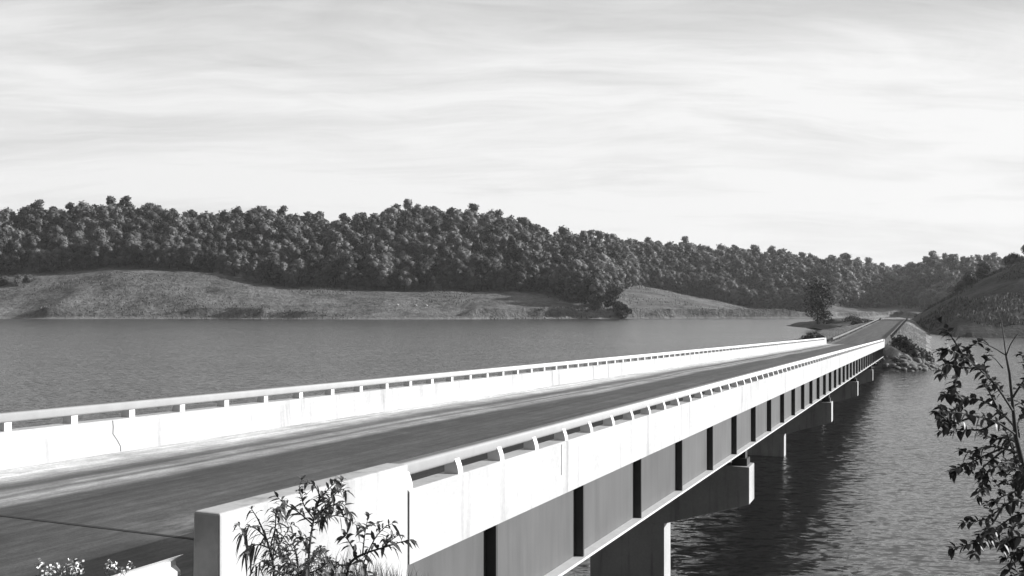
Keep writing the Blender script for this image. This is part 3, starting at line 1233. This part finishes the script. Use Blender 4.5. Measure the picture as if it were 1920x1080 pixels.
spots.sort(key=vis, reverse=True)
forest_V, forest_F, forest_C = [], [], []
nv = 0
zone_of = lambda u, k: ('low' if k < 0.12 else 'high') + ('_main' if u < 1160 else '_far')
ZL = {
    'low_main': ('dense leafy tree on the lower edge of the wood above the lake meadow', 'trees along the lower edge of the lakeside wood'),
    'high_main': ('rounded leafy tree high on the main wooded hill across the lake', 'trees high on the main wooded hill'),
    'low_far': ('leafy tree on the lower edge of the distant wood behind the sloping field', 'trees along the edge of the distant wood'),
    'high_far': ('hazy rounded tree high on the distant wooded ridge right of the main hill', 'trees high on the distant ridge'),
}
n_things = 0
for (X, Y, u, k) in spots:
    z = ground_at(X, Y)
    vi = NR.randint(len(VAR))
    sc = NR.choice([0.65, 0.78, 0.9, 1.0, 1.08, 1.18]) * NR.uniform(0.92, 1.08)
    if k < 0:
        sc *= NR.uniform(0.55, 0.95)
    if 430 < u < 620 and k < 0.3:
        sc *= 0.85
    rot = NR.uniform(0, 6.28)
    zs = (0.35 + 0.6 * sc) * NR.uniform(0.8, 1.12)
    if n_things < 290 and -30 < u < 1950:
        n_things += 1
        lab, grp = ZL[zone_of(u, k)]
        e = empty('forest_tree', (X, Y, z - 0.3), lab, 'tree', grp)
        e.rotation_euler = (0, 0, rot)
        e.scale = (sc, sc, zs)
        for nm, me in (('crown', VAR[vi][0]), ('trunk', VAR[vi][1])):
            c = bpy.data.objects.new(nm, me)
            c.parent = e
            COL.objects.link(c)
    else:
        V2, F2 = VAR[vi][2], VAR[vi][3]
        ca, sa_ = math.cos(rot), math.sin(rot)
        W = np.empty_like(V2)
        W[:, 0] = (V2[:, 0] * ca - V2[:, 1] * sa_) * sc + X
        W[:, 1] = (V2[:, 0] * sa_ + V2[:, 1] * ca) * sc + Y
        W[:, 2] = V2[:, 2] * zs + z - 0.3
        forest_V.append(W)
        forest_F.append(F2 + nv)
        forest_C.append(np.full(len(W), NR.rand()))
        nv += len(W)
fo = np_mesh('forest', np.concatenate(forest_V), np.concatenate(forest_F), M['forest'], col=np.concatenate(forest_C))
tag(fo, 'dense dark wood filling the hills across the lake', 'forest', kind='stuff')

# single trees and bushes one can point to
def P(u, v, Y):
    q = px(u, v, Y)
    return (q.x, q.y, q.z)


make_tree('tree', P(1533, 612, 352), 'lone tall dark tree standing at the water by the far end of the bridge', 'tree', 15.2, 5.2, 0.6, 17, 2600, 0.55, seed=5, trunk_r=0.35, taper=0.2, core=0.3)
gx = lambda u, Y: (u - 960) / F * Y


def bush(u, Y, h, r, label, seed, zoff=0.0, group=None, z=None, mat='bush_leaf', leaves=1200, leaf=0.5):
    X = gx(u, Y)
    zz = ground_at(X, Y) if z is None else z
    rng = np.random.RandomState(seed)
    b = empty('bush', (X, Y, zz - 0.2 + zoff), label, 'bush', group)
    V, Fq = crown_arrays(rng, h, r, 0.0, 9, leaves, leaf, 0.2)
    np_mesh('foliage', V, fix_tris(V, Fq), M[mat], parent=b)
    tm = MB()
    for i in range(4):
        a = i * 1.7
        tm.tube([(X, Y, zz - 0.5), (X + math.cos(a) * r * 0.3, Y + math.sin(a) * r * 0.3, zz + h * 0.5)], [0.10, 0.04], 5)
    tm.build('stem', M['bark_far'], b)
    return b


bush(1150, 536, 12.5, 5.2, 'big dark rounded bush reaching down to the shore at the end of the wood', 31, leaves=2600, leaf=0.8)
bush(1120, 540, 9, 5.0, 'dark bush on the shore just left of the big rounded one', 32, leaves=2000, leaf=0.8)
bush(1172, 532, 7, 4.2, 'low dark bush at the waterline right of the big rounded one', 33, leaves=1600, leaf=0.8)
bush(34, 590, 6, 3.2, 'small pale round bush standing alone on the left meadow', 34, mat='pale_leaf')
bush(8, 592, 4.5, 4.5, 'low dark thicket at the left edge of the meadow', 35)
bush(55, 596, 3.5, 4.0, 'low dark thicket right of the small pale bush', 36)
for i, (u, Y, h, r, lab) in enumerate((
        (1822, 372, 5.0, 3.0, 'dark bush low on the crest of the near right hill'),
        (1842, 376, 6.0, 3.2, 'taller dark bush on the crest of the near right hill'),
        (1800, 370, 3.5, 2.6, 'small dark bush lowest on the crest of the right hill'),
        (1898, 384, 6.0, 3.6, 'dark bush high on the right hill near the edge of the view'),
        (1925, 384, 7.0, 4.0, 'tall dark bush at the top of the right hill'))):
    bush(u, Y, h, r, lab, 50 + i)
bush(1686, 1140, 14, 8, 'pale rounded tree on the distant saddle of the ridge', 60, mat='pale_leaf', leaves=900, leaf=1.5)
# scrub round the far abutment and on the spit
k = 0
for (s, o, h, r, lab, mat) in (
        (160.5, 3.4, 2.0, 1.7, 'dark shrub beside the far right end of the bridge wall', 'dark_leaf'),
        (158.0, 1.6, 1.7, 2.2, 'dark spreading shrub on the embankment slope above the rocks', 'dark_leaf'),
        (163.5, 0.4, 1.5, 1.8, 'dull shrub low on the embankment slope right of the bridge end', 'bush_leaf'),
        (161.0, 15.2, 1.7, 1.8, 'dark shrub touching the far left end of the bridge wall', 'dark_leaf'),
        (167.0, 15.8, 1.6, 2.0, 'rounded scrub bush on the left verge just past the bridge', 'bush_leaf'),
        (175.0, 17.0, 1.6, 2.2, 'scrub bush on the left verge near the start of the guardrail', 'bush_leaf')):
    x, y = -o * CT + s * ST, o * ST + s * CT
    bush(x / y * F + 960, y, h, r, lab, 70 + k, z=emb_z(s, o), mat=mat, leaves=900, leaf=0.28)
    k += 1
sc_n = 0
for (X, Y, h, r, lab) in ((110, 330, 1.7, 3.4, 'dark low scrub at the near end of the grassy spit'),
                          (114, 348, 2.0, 4.0, 'dark low scrub in the middle of the grassy spit'),
                          (119, 366, 2.0, 4.2, 'dark low scrub at the far end of the grassy spit'),
                          (108, 352, 1.4, 2.5, 'small dark scrub below the lone tall tree')):
    bush(X / Y * F + 960, Y, h, r, lab, 90 + sc_n, z=1.2, mat='dark_leaf', leaves=1100, leaf=0.45)
    sc_n += 1

# ------------------------------------------------------------------ rocks below the far abutment
iv, if_ = ICO2
rock_me = []
for i in range(5):
    rng = np.random.RandomState(300 + i)
    off = rng.rand(3) * 20
    V = np.array([Vector(v) * (1 + 0.45 * mnoise.noise(Vector(v) * 1.1 + Vector(off)) + 0.15 * mnoise.noise(Vector(v) * 3 + Vector(off))) for v in iv]) * np.array([1, 0.8, 0.6])
    o = np_mesh('rock', V, if_, M['rock'])
    rock_me.append(o.data)
    bpy.data.objects.remove(o)
n_r = 0
tr = 0
while n_r < 240 and tr < 4000:
    tr += 1
    s = R.uniform(138, 175)
    o = R.uniform(-4.5, 4.6) if R.random() < 0.8 else R.uniform(4.6, 14)
    z = emb_z(s, o)
    if not (-0.3 < z < 1.9) or s > 158 and R.random() < 0.6:
        continue
    r = 0.16 + 0.6 * R.random() ** 2.4
    ob = bpy.data.objects.new('rock', rock_me[n_r % 5])
    COL.objects.link(ob)
    ob.location = (-o * CT + s * ST, o * ST + s * CT, z + r * 0.1)
    ob.rotation_euler = (R.uniform(-.4, .4), R.uniform(-.4, .4), R.uniform(0, 6.3))
    ob.scale = (r, r, r)
    tag(ob, 'rough grey rock in the riprap at the foot of the far embankment', 'rock', 'riprap rocks below the far abutment')
    n_r += 1
for (u, v, lab) in ((745, 578, 'pale boulder leftmost of three on the far meadow'), (779, 578, 'pale boulder middle of three on the far meadow'), (799, 579, 'pale boulder rightmost of three on the far meadow')):
    X, Y = gx(u, 545), 545
    if 'boulder' not in bpy.data.meshes:
        bm_ = rock_me[1].copy()
        bm_.name = 'boulder'
        bm_.materials[0] = plain('pale_rock', 0.42, 0.9, 0, 0.5, 1.0)
    ob = bpy.data.objects.new('boulder', bm_)
    COL.objects.link(ob)
    ob.location = (X, Y, ground_at(X, Y) + 0.5)
    ob.scale = (0.8, 0.7, 0.7)
    tag(ob, lab, 'boulder')

# ------------------------------------------------------------------ foreground plants
def leaf(mb, base, d, up, ln, wd, droop=0.3, fold=0.25):
    """pointed leaf: two halves folded along the midrib, bending down towards the tip"""
    d = d.normalized()
    side = d.cross(up)
    if side.length < 1e-3:
        side = Vector((1, 0, 0))
    side.normalize()
    nrm = side.cross(d).normalized()
    st = [0.0, 0.28, 0.62, 1.0]
    ws = [0.08, 0.52, 0.46, 0.0]
    mid, le, ri = [], [], []
    for q, w_ in zip(st, ws):
        c = base + d * ln * q - Vector((0, 0, 1)) * droop * ln * q * q
        mid.append(c)
        le.append(c + side * wd * w_ + nrm * wd * w_ * fold)
        ri.append(c - side * wd * w_ + nrm * wd * w_ * fold)
    pts = mid + le[:3] + ri[:3]
    f = [(0, 1, 5, 4), (1, 2, 6, 5), (2, 3, 6), (1, 0, 7, 8), (2, 1, 8, 9), (3, 2, 9)]
    mb.add(pts, f)


def rnd_dir(r=R):
    while True:
        v = Vector((r.uniform(-1, 1), r.uniform(-1, 1), r.uniform(-1, 1)))
        if 0.05 < v.length < 1:
            return v.normalized()


def leafy_stem(wood, leaves, pts, r0, r1, ln, wd, every, droop, start=0.3, spread=1.0, upb=0.25):
    """smooth stem through pts with leaves set alternately along it"""
    pts = [Vector(p) for p in pts]
    # resample
    fine = []
    for i in range(len(pts) - 1):
        for k in range(5):
            fine.append(pts[i].lerp(pts[i + 1], k / 5))
    fine.append(pts[-1])
    for it in range(3):
        fine = [fine[0]] + [(fine[i - 1] + fine[i] * 2 + fine[i + 1]) / 4 for i in range(1, len(fine) - 1)] + [fine[-1]]
    n = len(fine)
    wood.tube(fine, [r0 + (r1 - r0) * i / (n - 1) for i in range(n)], 5)
    L = sum((fine[i + 1] - fine[i]).length for i in range(n - 1))
    acc, nxt, k = 0.0, start * L, 0
    for i in range(n - 1):
        seg = fine[i + 1] - fine[i]
        sl = seg.length
        while acc + sl > nxt:
            p = fine[i] + seg * ((nxt - acc) / sl)
            d = seg.normalized()
            a = k * 2.4 + R.uniform(-.5, .5)
            o1 = d.orthogonal().normalized()
            o2 = d.cross(o1)
            out = o1 * math.cos(a) + o2 * math.sin(a)
            ld = (d * 0.6 + out * spread + Vector((0, 0, upb)) + rnd_dir() * 0.3).normalized()
            s_ = R.uniform(0.65, 1.15)
            leaf(leaves, p, ld, Vector((0, 0, 1)) + rnd_dir() * 0.5, ln * s_, wd * s_, droop * R.uniform(0.4, 1.5))
            k += 1
            nxt += every * R.uniform(0.6, 1.4)
        acc += sl
    # tip rosette
    d = (fine[-1] - fine[-3]).normalized()
    for q in range(4):
        leaf(leaves, fine[-1], (d + rnd_dir() * 0.9).normalized(), Vector((0, 0, 1)), ln * R.uniform(.6, 1), wd * .9, droop)


def shoots(wood, leaves, pts, count, length, r0, ln, wd, every, droop, upb):
    pts = [Vector(p) for p in pts]
    for q in range(count):
        i = R.randrange(len(pts) - 1)
        p = pts[i].lerp(pts[i + 1], R.random())
        d = ((pts[i + 1] - pts[i]).normalized() * 0.7 + rnd_dir() * 0.9).normalized()
        l = length * R.uniform(0.5, 1.2)
        leafy_stem(wood, leaves, [p, p + d * l * 0.5, p + d * l + Vector((0, 0, -0.12 * l))], r0, r0 * 0.5, ln * 0.9, wd * 0.9, every, droop, 0.15, upb=upb)


def sapling(base_uv, Y, main, branches, label, ln, wd, mat, every=0.045, droop=0.45, name='sapling', upb=0.25):
    """main: list of (u,v,dY) points; branches: lists of (u,v,dY)"""
    b0 = px(base_uv[0], base_uv[1], Y)
    gz = bank_z(*so(b0.x, b0.y))
    t_ = empty(name, (b0.x, b0.y, gz - 0.03), label, 'plant')
    wood, lv = MB(), MB()
    mp = [Vector((b0.x, b0.y, gz - 0.05))] + [px(u, v, Y + dY) for (u, v, dY) in main]
    leafy_stem(wood, lv, mp, 0.012, 0.003, ln, wd, every, droop, 0.35, upb=upb)
    for br in branches:
        bp = [px(u, v, Y + dY) for (u, v, dY) in br]
        leafy_stem(wood, lv, bp, 0.006, 0.002, ln, wd, every, droop, 0.2, upb=upb)
        shoots(wood, lv, bp, 1, 0.11, 0.003, ln, wd, every * 1.2, droop, upb)
    wood.build('stem', M['bark'], t_, smooth=True)
    lv.build('foliage', M[mat], t_)
    return t_


sapling((580, 1090), 7.3, [(578, 1060, 0), (582, 1010, 0.0), (590, 965, 0.05), (598, 935, 0.0), (628, 905, -0.1)],
        [[(590, 975, 0), (570, 950, 0.1), (560, 915, 0.15), (566, 900, .15)],
         [(590, 965, 0), (615, 950, -.15), (640, 940, -.2), (655, 960, -.2)],
         [(588, 985, 0), (560, 960, .1), (535, 945, .2), (520, 932, .2)],
         [(592, 960, 0), (600, 930, .1), (590, 908, .2), (575, 905, .25)],
         [(590, 980, 0), (625, 965, .1), (650, 970, .1), (668, 985, .1)],
         [(595, 950, 0), (625, 930, .1), (640, 915, .1), (640, 900, .1)],
         [(586, 1005, 0), (572, 1010, -.1), (564, 1015, -.15)],
         [(592, 970, 0), (608, 955, -.1), (612, 965, -.15)]],
        'dark leafy sapling rising in front of the middle of the white end wall', 0.095, 0.026, 'shrub_leaf', 0.017)
sapling((640, 1095), 7.0, [(650, 1060, 0), (668, 1045, 0), (690, 1035, 0), (715, 1028, -.05), (745, 1018, -.05), (768, 1012, -.05)],
        [[(680, 1040, 0), (684, 1000, .1), (690, 970, .1)],
         [(690, 1035, 0), (705, 1005, .1), (725, 985, .15), (735, 982, .15)],
         [(670, 1045, 0), (655, 1015, .1), (645, 1005, .1)],
         [(715, 1030, 0), (730, 1015, -.1), (745, 1005, -.1)],
         [(690, 1036, 0), (680, 1060, -.1), (690, 1080, -.1)],
         [(650, 1060, 0), (625, 1058, -.1), (605, 1065, -.1)]],
        'low dark sapling arching right towards the joint in the white wall', 0.090, 0.025, 'shrub_leaf', 0.017)
sapling((520, 1095), 7.2, [(515, 1060, 0), (500, 1010, 0.05), (485, 975, .1), (472, 955, .1)],
        [[(512, 1050, 0), (515, 1000, .1), (518, 965, .1), (530, 940, .1)],
         [(510, 1030, 0), (485, 1020, -.1), (470, 1025, -.1), (460, 1035, -.1)],
         [(500, 1010, 0), (480, 990, 0), (462, 985, 0), (455, 1000, 0)],
         [(515, 1040, 0), (530, 1010, .1), (545, 985, .1)],
         [(508, 1020, 0), (518, 985, -.1), (515, 955, -.1)],
         [(516, 1065, 0), (495, 1050, 0), (478, 1060, 0)]],
        'paler drooping sapling nearest the dark end of the white wall', 0.11, 0.018, 'pale_leaf', 0.015, 0.9, upb=-0.1)
sapling((565, 1095), 6.6, [(560, 1070, 0), (556, 1040, 0), (550, 1020, 0)],
        [[(560, 1070, 0), (530, 1050, .1), (515, 1030, .1)], [(560, 1065, 0), (585, 1045, .1), (600, 1030, .1)],
         [(560, 1075, 0), (545, 1055, -.1), (535, 1030, -.1)], [(562, 1075, 0), (580, 1060, -.2), (588, 1040, -.2)],
         [(560, 1080, 0), (600, 1068, -.1), (618, 1050, -.1)], [(560, 1080, 0), (520, 1072, -.1), (500, 1060, -.1)]],
        'short bushy grey weed among the saplings by the white wall', 0.075, 0.02, 'pale_leaf', 0.008, 0.6, name='weed')

# branching tree at the right edge of the view
YT = 6.3
tb = px(1975, 1060, YT)
gz = bank_z(*so(tb.x, tb.y))
rt = empty('young_tree', (tb.x, tb.y, gz - 0.05), 'young dark broadleaf tree with loose branches over the water at the right edge', 'tree')
wood, lv = MB(), MB()
trunk_pts = [Vector((tb.x + 0.12, tb.y, gz - 0.1)), px(1990, 1120, YT), px(1955, 1000, YT), px(1925, 900, YT), px(1905, 820, YT), px(1899, 760, YT), px(1893, 700, YT), px(1886, 665, YT)]
wood.tube(trunk_pts, [0.035, 0.03, 0.024, 0.018, 0.014, 0.010, 0.008, 0.006], 7)
# bare twigs at the top
for tw in ([(1886, 668, 0), (1883, 640, 0), (1878, 605, .05), (1868, 575, .1), (1857, 548, .1)],
           [(1886, 668, 0), (1895, 645, -.05), (1905, 630, -.1), (1912, 622, -.1)],
           [(1886, 666, 0), (1868, 655, .1), (1845, 643, .15), (1822, 637, .2)],
           [(1880, 690, 0), (1868, 675, .1), (1855, 665, .1)]):
    pp = [px(u, v, YT + d) for u, v, d in tw]
    wood.tube(pp, [0.0045 - 0.003 * i / (len(pp) - 1) for i in range(len(pp))], 5)
BR = [
    [(1899, 770, 0), (1870, 725, -.2), (1835, 690, -.3), (1805, 665, -.4), (1775, 655, -.45)],
    [(1835, 690, -.3), (1800, 690, -.35), (1770, 680, -.45), (1765, 700, -.5)],
    [(1805, 665, -.4), (1790, 640, -.4), (1775, 618, -.4)],
    [(1800, 690, -.35), (1795, 710, -.4), (1785, 730, -.45), (1772, 740, -.5)],
    [(1835, 690, -.3), (1815, 665, -.25), (1812, 655, -.2)],
    [(1850, 705, -.25), (1845, 685, -.2), (1848, 675, -.2)],
    [(1902, 800, 0), (1870, 765, .2), (1840, 750, .25), (1815, 745, .25), (1808, 750, .25)],
    [(1870, 765, .2), (1855, 735, .2), (1845, 720, .2)],
    [(1905, 815, 0), (1870, 790, -.1), (1830, 780, -.2), (1790, 772, -.3), (1758, 772, -.35)],
    [(1830, 780, -.2), (1800, 790, -.2), (1780, 800, -.25), (1765, 785, -.3)],
    [(1870, 790, -.1), (1840, 808, -.1), (1810, 805, -.1), (1790, 810, -.1)],
    [(1912, 850, 0), (1880, 840, .15), (1850, 835, .2), (1815, 850, .2), (1803, 845, .2)],
    [(1880, 840, .15), (1845, 855, .1), (1815, 870, .1), (1788, 882, .1)],
    [(1880, 845, .1), (1850, 870, .1), (1835, 885, .1)],
    [(1915, 870, 0), (1885, 865, -.2), (1860, 880, -.25), (1845, 890, -.25)],
    [(1940, 950, 0), (1905, 935, -.1), (1880, 950, -.1), (1850, 975, -.1), (1808, 980, -.1)],
    [(1880, 950, -.1), (1860, 985, -.15), (1840, 1015, -.2), (1785, 1028, -.2)],
    [(1860, 985, -.15), (1835, 1005, -.2), (1828, 1038, -.2)],
    [(1940, 960, .1), (1905, 965, .1), (1875, 985, .1), (1860, 1000, .1)],
    [(1970, 1040, 0), (1930, 1020, 0), (1900, 1040, 0), (1890, 1065, 0), (1900, 1085, 0)],
    [(1930, 1010, 0), (1905, 1005, .1), (1885, 1020, .1)],
    [(1899, 745, 0), (1915, 720, -.1), (1930, 700, -.15), (1945, 690, -.2)],
    [(1905, 800, 0), (1920, 775, .1), (1925, 745, .1), (1935, 730, .1)],
    [(1930, 905, 0), (1905, 895, .1), (1895, 910, .1), (1885, 905, .1)],
    [(1915, 880, 0), (1900, 850, .1), (1890, 815, .1), (1880, 800, .1)],
    [(1925, 910, 0), (1915, 890, -.2), (1905, 870, -.3)],
    [(1975, 1060, 0), (1945, 1050, .1), (1915, 1055, .1), (1895, 1040, .1), (1885, 1045, .1)],
    [(1960, 1020, 0), (1935, 1045, -.1), (1915, 1075, -.1), (1900, 1095, -.1)],
    [(1945, 960, 0), (1925, 985, -.1), (1905, 980, -.1), (1895, 990, -.1)],
    [(1925, 900, 0), (1900, 925, .2), (1880, 930, .2), (1865, 940, .2)],
    [(1908, 830, 0), (1885, 820, .2), (1865, 825, .25), (1848, 815, .25)],
    [(1950, 985, 0), (1935, 960, .1), (1920, 945, .1), (1910, 930, .1)],
]
for br in BR:
    pp = [px(u, v, YT + d) for u, v, d in br]
    leafy_stem(wood, lv, pp, 0.0075, 0.0022, 0.060, 0.034, 0.0135, 0.35, 0.28, spread=1.1, upb=0.1)
    shoots(wood, lv, pp[1:] if len(pp) > 2 else pp, 1, 0.13, 0.0028, 0.056, 0.034, 0.016, 0.35, 0.1)
wood.build('trunk', M['bark'], rt, smooth=True)
lv.build('crown', M['dark_leaf'], rt)

# flowering weed, bottom left
fw_b = px(95, 1100, 6.4)
gz = bank_z(*so(fw_b.x, fw_b.y))
fw = empty('flowering_weed', (fw_b.x, fw_b.y, gz - 0.02), 'pale flowering weed in the bottom left corner beside the road', 'plant')
wood, lv, pt = MB(), MB(), MB()
for i in range(17):
    u, v = R.uniform(60, 150), R.uniform(1048, 1080)
    if i > 12:
        u, v = R.uniform(200, 250), R.uniform(1052, 1078)
    tip = px(u, v, 6.4 + R.uniform(-.15, .15))
    root = Vector((fw_b.x + R.uniform(-.05, .05), fw_b.y + R.uniform(-.05, .05), gz))
    leafy_stem(wood, lv, [root, root.lerp(tip, 0.6) + Vector((0, 0, 0.04)), tip], 0.004, 0.0015, 0.05, 0.016, 0.04, 0.3, 0.4)
    for q in range(14):
        c = tip + rnd_dir() * R.uniform(0, 0.045)
        n = rnd_dir()
        a = n.orthogonal().normalized() * 0.009
        b = n.cross(a)
        pt.add([c - a, c - b, c + a, c + b], [(0, 1, 2, 3)])
wood.build('stem', M['bark'], fw)
lv.build('foliage', M['pale_leaf'], fw)
pt.build('blossom', M['petal'], fw)


def grass_patch(name, pts_fn, n, hmin, hmax, wid, mat, label):
    V, Fq, C = [], [], []
    for i in range(n):
        b = pts_fn()
        if b is None:
            continue
        h = R.uniform(hmin, hmax)
        a = R.uniform(0, 6.28)
        lean = R.uniform(0.05, 0.5) * h
        dx, dy = math.cos(a) * lean, math.sin(a) * lean
        wx, wy = -math.sin(a + 0.9) * wid, math.cos(a + 0.9) * wid
        k = len(V)
        x, y, z = b
        V += [(x - wx, y - wy, z), (x + wx, y + wy, z), (x + dx * 0.35 + wx * 0.7, y + dy * 0.35 + wy * 0.7, z + h * 0.6), (x + dx * 0.35 - wx * 0.7, y + dy * 0.35 - wy * 0.7, z + h * 0.6), (x + dx, y + dy, z + h)]
        Fq += [(k, k + 1, k + 2), (k, k + 2, k + 3), (k + 3, k + 2, k + 4)]
        t_ = R.random()
        C += [t_] * 5
    o = np_mesh(name, V, Fq, M[mat], col=C)
    tag(o, label, 'grass', kind='stuff')
    return o


def near_grass():
    s, o = R.uniform(2.5, 8.7), R.uniform(2.0, 5.36)
    if s < 7 and o > 5.3:
        return None
    x, y = -o * CT + s * ST, o * ST + s * CT
    if y < 4.5:
        return None
    return (x, y, bank_z(s, o) - 0.03)


grass_patch('bank_grass', near_grass, 9000, 0.08, 0.26, 0.004, 'grass', 'weedy grass along the foot of the white end wall')


def near_tall():
    s, o = R.uniform(4.5, 8.9), R.uniform(4.3, 5.36)
    x, y = -o * CT + s * ST, o * ST + s * CT
    return (x, y, bank_z(s, o) - 0.03)


grass_patch('tall_grass', near_tall, 700, 0.15, 0.32, 0.003, 'dry_grass', 'pale seeding grass stalks by the near end of the bridge')


def emb_grass():
    s = R.uniform(158, 300)
    o = R.choice((R.uniform(-2.0, 5.2), R.uniform(13.6, 20)))
    z = emb_z(s, o)
    if z < 0.5:
        return None
    return (-o * CT + s * ST, o * ST + s * CT, z - 0.1)


grass_patch('embankment_grass', emb_grass, 16000, 0.25, 0.7, 0.05, 'dry_grass', 'pale dry grass tufts on the far road embankment')


def shore_tuft():
    u = R.uniform(-30, 1500)
    y0, y1 = float(col(u, 1)), float(col(u, 2))
    Y = R.uniform(y0 + 2, y1)
    X = gx(u, Y)
    if vnoise(np.array([X * 0.03]), np.array([Y * 0.05]), 77)[0] < 0.02:
        return None
    return (X, Y, ground_at(X, Y) - 0.1)


grass_patch('meadow_grass', shore_tuft, 9000, 0.4, 1.3, 0.28, 'grass', 'rough tussocks on the meadow across the lake')

def hill_tuft():
    u = R.uniform(1715, 2010)
    Y = R.uniform(276, 384)
    X = gx(u, Y)
    z = ground_at(X, Y)
    if z < 0.4 or vnoise(np.array([X * 0.06]), np.array([Y * 0.06]), 78)[0] < -0.05:
        return None
    return (X, Y, z - 0.1)


grass_patch('hill_grass', hill_tuft, 9000, 0.3, 1.1, 0.16, 'hill_grass', 'dark rough tussocks on the near right hill')

# ------------------------------------------------------------------ haze
HAZE = 0.00009
if HAZE > 0:
    hz = MB()
    hz.box(-1900, 1900, -40, 1500, -4, 130)
    m = bpy.data.materials.new('haze')
    m.use_nodes = True
    t = m.node_tree
    t.nodes.clear()
    out = N(t, 'ShaderNodeOutputMaterial')
    pv_ = N(t, 'ShaderNodeVolumePrincipled')
    pv_.inputs['Color'].default_value = (0.9, 0.9, 0.9, 1)
    pv_.inputs['Density'].default_value = HAZE
    pv_.inputs['Anisotropy'].default_value = 0.3
    t.links.new(pv_.outputs[0], out.inputs['Volume'])
    h_o = hz.build('haze', m)
    tag(h_o, 'thin pale haze over the lake and hills', 'haze', kind='stuff')
